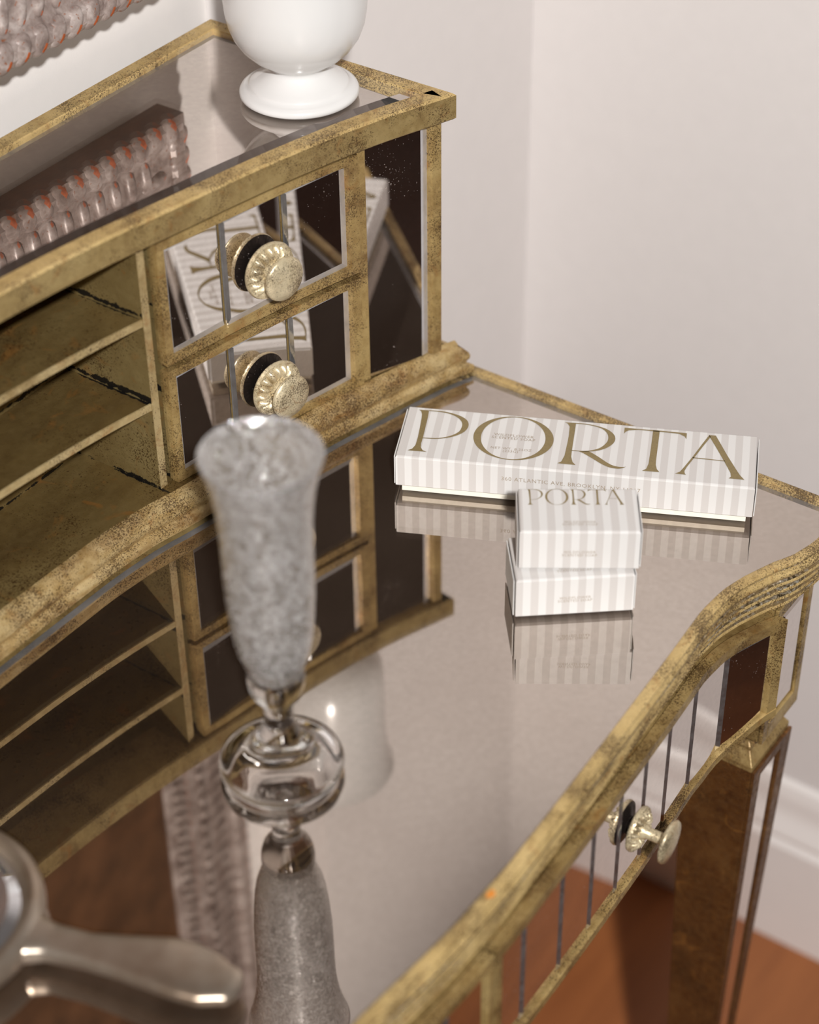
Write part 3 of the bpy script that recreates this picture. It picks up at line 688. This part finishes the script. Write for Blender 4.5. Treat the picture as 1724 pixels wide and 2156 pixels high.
# two small cartons
for i, (x, y, a, z) in enumerate(((-.0932, -.1444, -.887, 0), (-.0857, -.1409, -.9814, .0240))):
    lab = ('small striped carton at the bottom, lying under the other small carton', 'small striped carton with gold lettering on top of the stack')[i]
    sbx, lid = carton('soap_carton', (x, y, z), a, .0578, .0340, .0234, .0003, .00765, .55+.2*i, lab)
    letters(sbx, .0578, .0340, .02375, .05, .91, .56, 1.00)
    small_text(sbx, 'WILDFLOWER\nSCENTED SOAP', .0022, .029, .0068, .02378)
    small_text(sbx, 'WILDFLOWER\nSCENTED SOAP', .0022, .029, -.00006, .0105, (math.pi/2, 0, 0))

# ------------------------------------------------------------------ hand mirror
hx, hy = -.395, -.047
hm = empty('hand_mirror', (hx, hy, 0), label='tarnished silver hand mirror lying on the desk at the left', cat='hand mirror')
RH = .0510
me = Mesh(); me.lathe([(.0001, .0008), (RH-.006, .0003), (RH-.0015, .0035), (RH, .0085), (RH-.0006, .0125), (RH-.003, .0155), (RH-.0062, .0160), (RH-.0085, .0140), (RH-.0096, .0110), (.0001, .0110)], hx, hy, 96)
build('head', me, 'silver', hm, smooth=True, auto=60)
me = Mesh(); me.lathe([(.0001, .0128), (RH-.0150, .0128), (RH-.0100, .0112)], hx, hy, 96); build('mirror_glass', me, 'clear_mirror', hm, smooth=False)
p0 = Vector((-.3765, -.097)); dd = Vector((.35, -.937)).normalized(); nn = Vector((-dd.y, dd.x)); 
secs = [(-.010, .000, .0165, .0085, .0060), (-.004, .000, .0110, .0082, .0055), (.004, .0000, .0082, .0082, .0048), (.020, -.0011, .0078, .0090, .0042), (.035, -.0013, .0098, .0100, .0040), (.053, -.0015, .0132, .0105, .0040), (.063, -.0022, .0139, .0100, .0040), (.072, -.003, .0128, .0092, .0038), (.080, -.0036, .0090, .0084, .0034), (.0845, -.0030, .0045, .0080, .0024), (.0858, -.0028, .0006, .0080, .0006)]
tt = [s_[0] for s_ in secs]
pw = lambda v__, e: math.copysign(abs(v__)**e, v__)
rows = []
for t_ in np.concatenate([np.linspace(-.010, .080, 46), np.linspace(.0815, .0858, 10)]):
    v_ = [float(np.interp(t_, tt, [s_[k] for s_ in secs])) for k in range(1, 5)]
    if t_ > .080: f_ = math.sqrt(max(0, 1-((t_-.080)/.0058)**2)); v_[1] = .0090*f_+.0002; v_[3] = .0034*f_+.0001
    q_ = p0+dd*t_+nn*(-v_[0]*-1)
    q_ = p0+dd*t_+nn*v_[0]*1.0
    rows.append([(q_.x+nn.x*v_[1]*pw(math.cos(a), .75), q_.y+nn.y*v_[1]*pw(math.cos(a), .75), v_[2]+v_[3]*pw(math.sin(a), .55)) for a in np.linspace(0, 2*math.pi, 41)[:-1]])
me = Mesh(); me.grid(rows, closed_u=True); me.fan(rows[0]); me.fan(rows[-1]); build('handle', me, 'silver', hm, smooth=True)

# ------------------------------------------------------------------ framed mirror on the back wall
FXR, FXL, FZ0, FZ1, FY, FB = .0270, -.640, .2120, .980, .1480, .1705
fr = empty('framed_wall_mirror', ((FXR+FXL)/2, FB, FZ0), label='wall mirror with a ribbed mauve frame dotted with copper, hung above the hutch', cat='mirror')
BW = .072
# moulded border swept round the rectangle in the xz plane
pf = [(0, FB), (0, FY+.0035), (.004, FY+.0010), (.011, FY+.0015), (.013, FY+.0040), (.020, FY+.0065), (.034, FY+.0055), (.040, FY+.0030), (.047, FY+.0030), (.052, FY+.0050), (.066, FY+.0075), (BW, FY+.0110), (BW, FB)]
rows = []
for (cx_, cz_, sx, sz) in ((FXL, FZ0, 1, 1), (FXR, FZ0, -1, 1), (FXR, FZ1, -1, -1), (FXL, FZ1, 1, -1)):
    rows.append([(cx_+sx*o_, y_, cz_+sz*o_) for o_, y_ in pf])
me = Mesh(); me.grid(rows, closed_v=True, mis=[1]+[0]*11); frm = build('frame', me, ['mauve', 'brown_wood'], fr, smooth=True, auto=30)
me = Mesh(); me.box(FXL+.001, FXR-.001, FY+.012, FB-.0001, FZ0+.0006, FZ1-.001); build('backing', me, 'brown_wood', fr)
me = Mesh(); me.box(FXL+.15, FXR-.15, FB, YB-.0002, FZ1-.20, FZ1-.17); build('hanging_cleat', me, 'brown_wood', fr)
me = Mesh(); me.quad((FXL+BW, FY+.0110, FZ0+BW), (FXR-BW, FY+.0110, FZ0+BW), (FXR-BW, FY+.0110, FZ1-BW), (FXL+BW, FY+.0110, FZ1-BW)); build('mirror_glass', me, 'fox_dim_room', fr)
def lobe(name, a, b, c_, tilt, copper_z, nu=12, nv=8):
    """ellipsoid lobe: half sizes a (along), b (depth), c (across), tilted in the frame plane; its lower tip is copper"""
    me = Mesh(); rows = []
    for i in range(nv+1):
        ph = math.pi*i/nv-math.pi/2
        rows.append([(a*math.cos(ph)*math.cos(th), b*math.cos(ph)*math.sin(th), c_*math.sin(ph)) for th in np.linspace(0, 2*math.pi, nu+1)[:-1]])
    me.grid(rows, closed_u=True)
    ct, st_ = math.cos(tilt), math.sin(tilt); me.v = [(x*ct-z*st_, y, x*st_+z*ct) for x, y, z in me.v]
    d_ = bpy.data.meshes.new(name); d_.from_pydata([(x*S, y*S, z*S) for x, y, z in me.v], [], me.f)
    d_.materials.append(M['mauve']); d_.materials.append(M['copper'])
    bm = bmesh.new(); bm.from_mesh(d_); bmesh.ops.remove_doubles(bm, verts=bm.verts, dist=1e-6); bmesh.ops.recalc_face_normals(bm, faces=bm.faces); bm.to_mesh(d_); bm.free()
    for p_ in d_.polygons:
        p_.use_smooth = True
        if copper_z is not None and p_.center.z < copper_z*S and p_.center.x > -a*S*.15: p_.material_index = 1
    return d_
def place(mesh, name, dist, pitch, y, rot_side=True):
    cx_ = (FXL+FXR)/2; cz_ = (FZ0+FZ1)/2; hw = (FXR-FXL)/2-dist; hh = (FZ1-FZ0)/2-dist
    for side in range(4):
        half = hw if side % 2 == 0 else hh; n = int(round(2*half/pitch)); st2 = 2*half/n
        for k in range(n):
            s_ = -half+st2*(k+.5)
            if side == 0: X, Z, r = cx_+s_, cz_-hh, 0
            elif side == 1: X, Z, r = cx_+hw, cz_+s_, -math.pi/2
            elif side == 2: X, Z, r = cx_-s_, cz_+hh, math.pi
            else: X, Z, r = cx_-hw, cz_-s_, math.pi/2
            o = bpy.data.objects.new(name, mesh); C.objects.link(o); o.parent = fr
            ox, oy, oz = fr['_o']; o.location = ((X-ox)*S, (y-oy)*S, (Z-oz)*S); o.rotation_euler = (0, r, 0)
place(lobe('rope_lobe', .0066, .0042, .0086, -.55, -.0020, 14, 10), 'rope_lobe', .0066, .0125, FY+.0040)
place(lobe('cove_rib', .0042, .0038, .0110, -.12, -.0070, 12, 10), 'cove_rib', .0265, .0125, FY+.0068)
place(lobe('bead', .0042, .0042, .0042, 0, -.0024, 10, 6), 'bead', .0435, .0125, FY+.0028)
place(lobe('inner_rib', .0040, .0036, .0085, .5, -.0050, 10, 6), 'inner_rib', .0600, .0100, FY+.0070)

for o in bpy.data.objects:
    if '_o' in o: del o['_o']
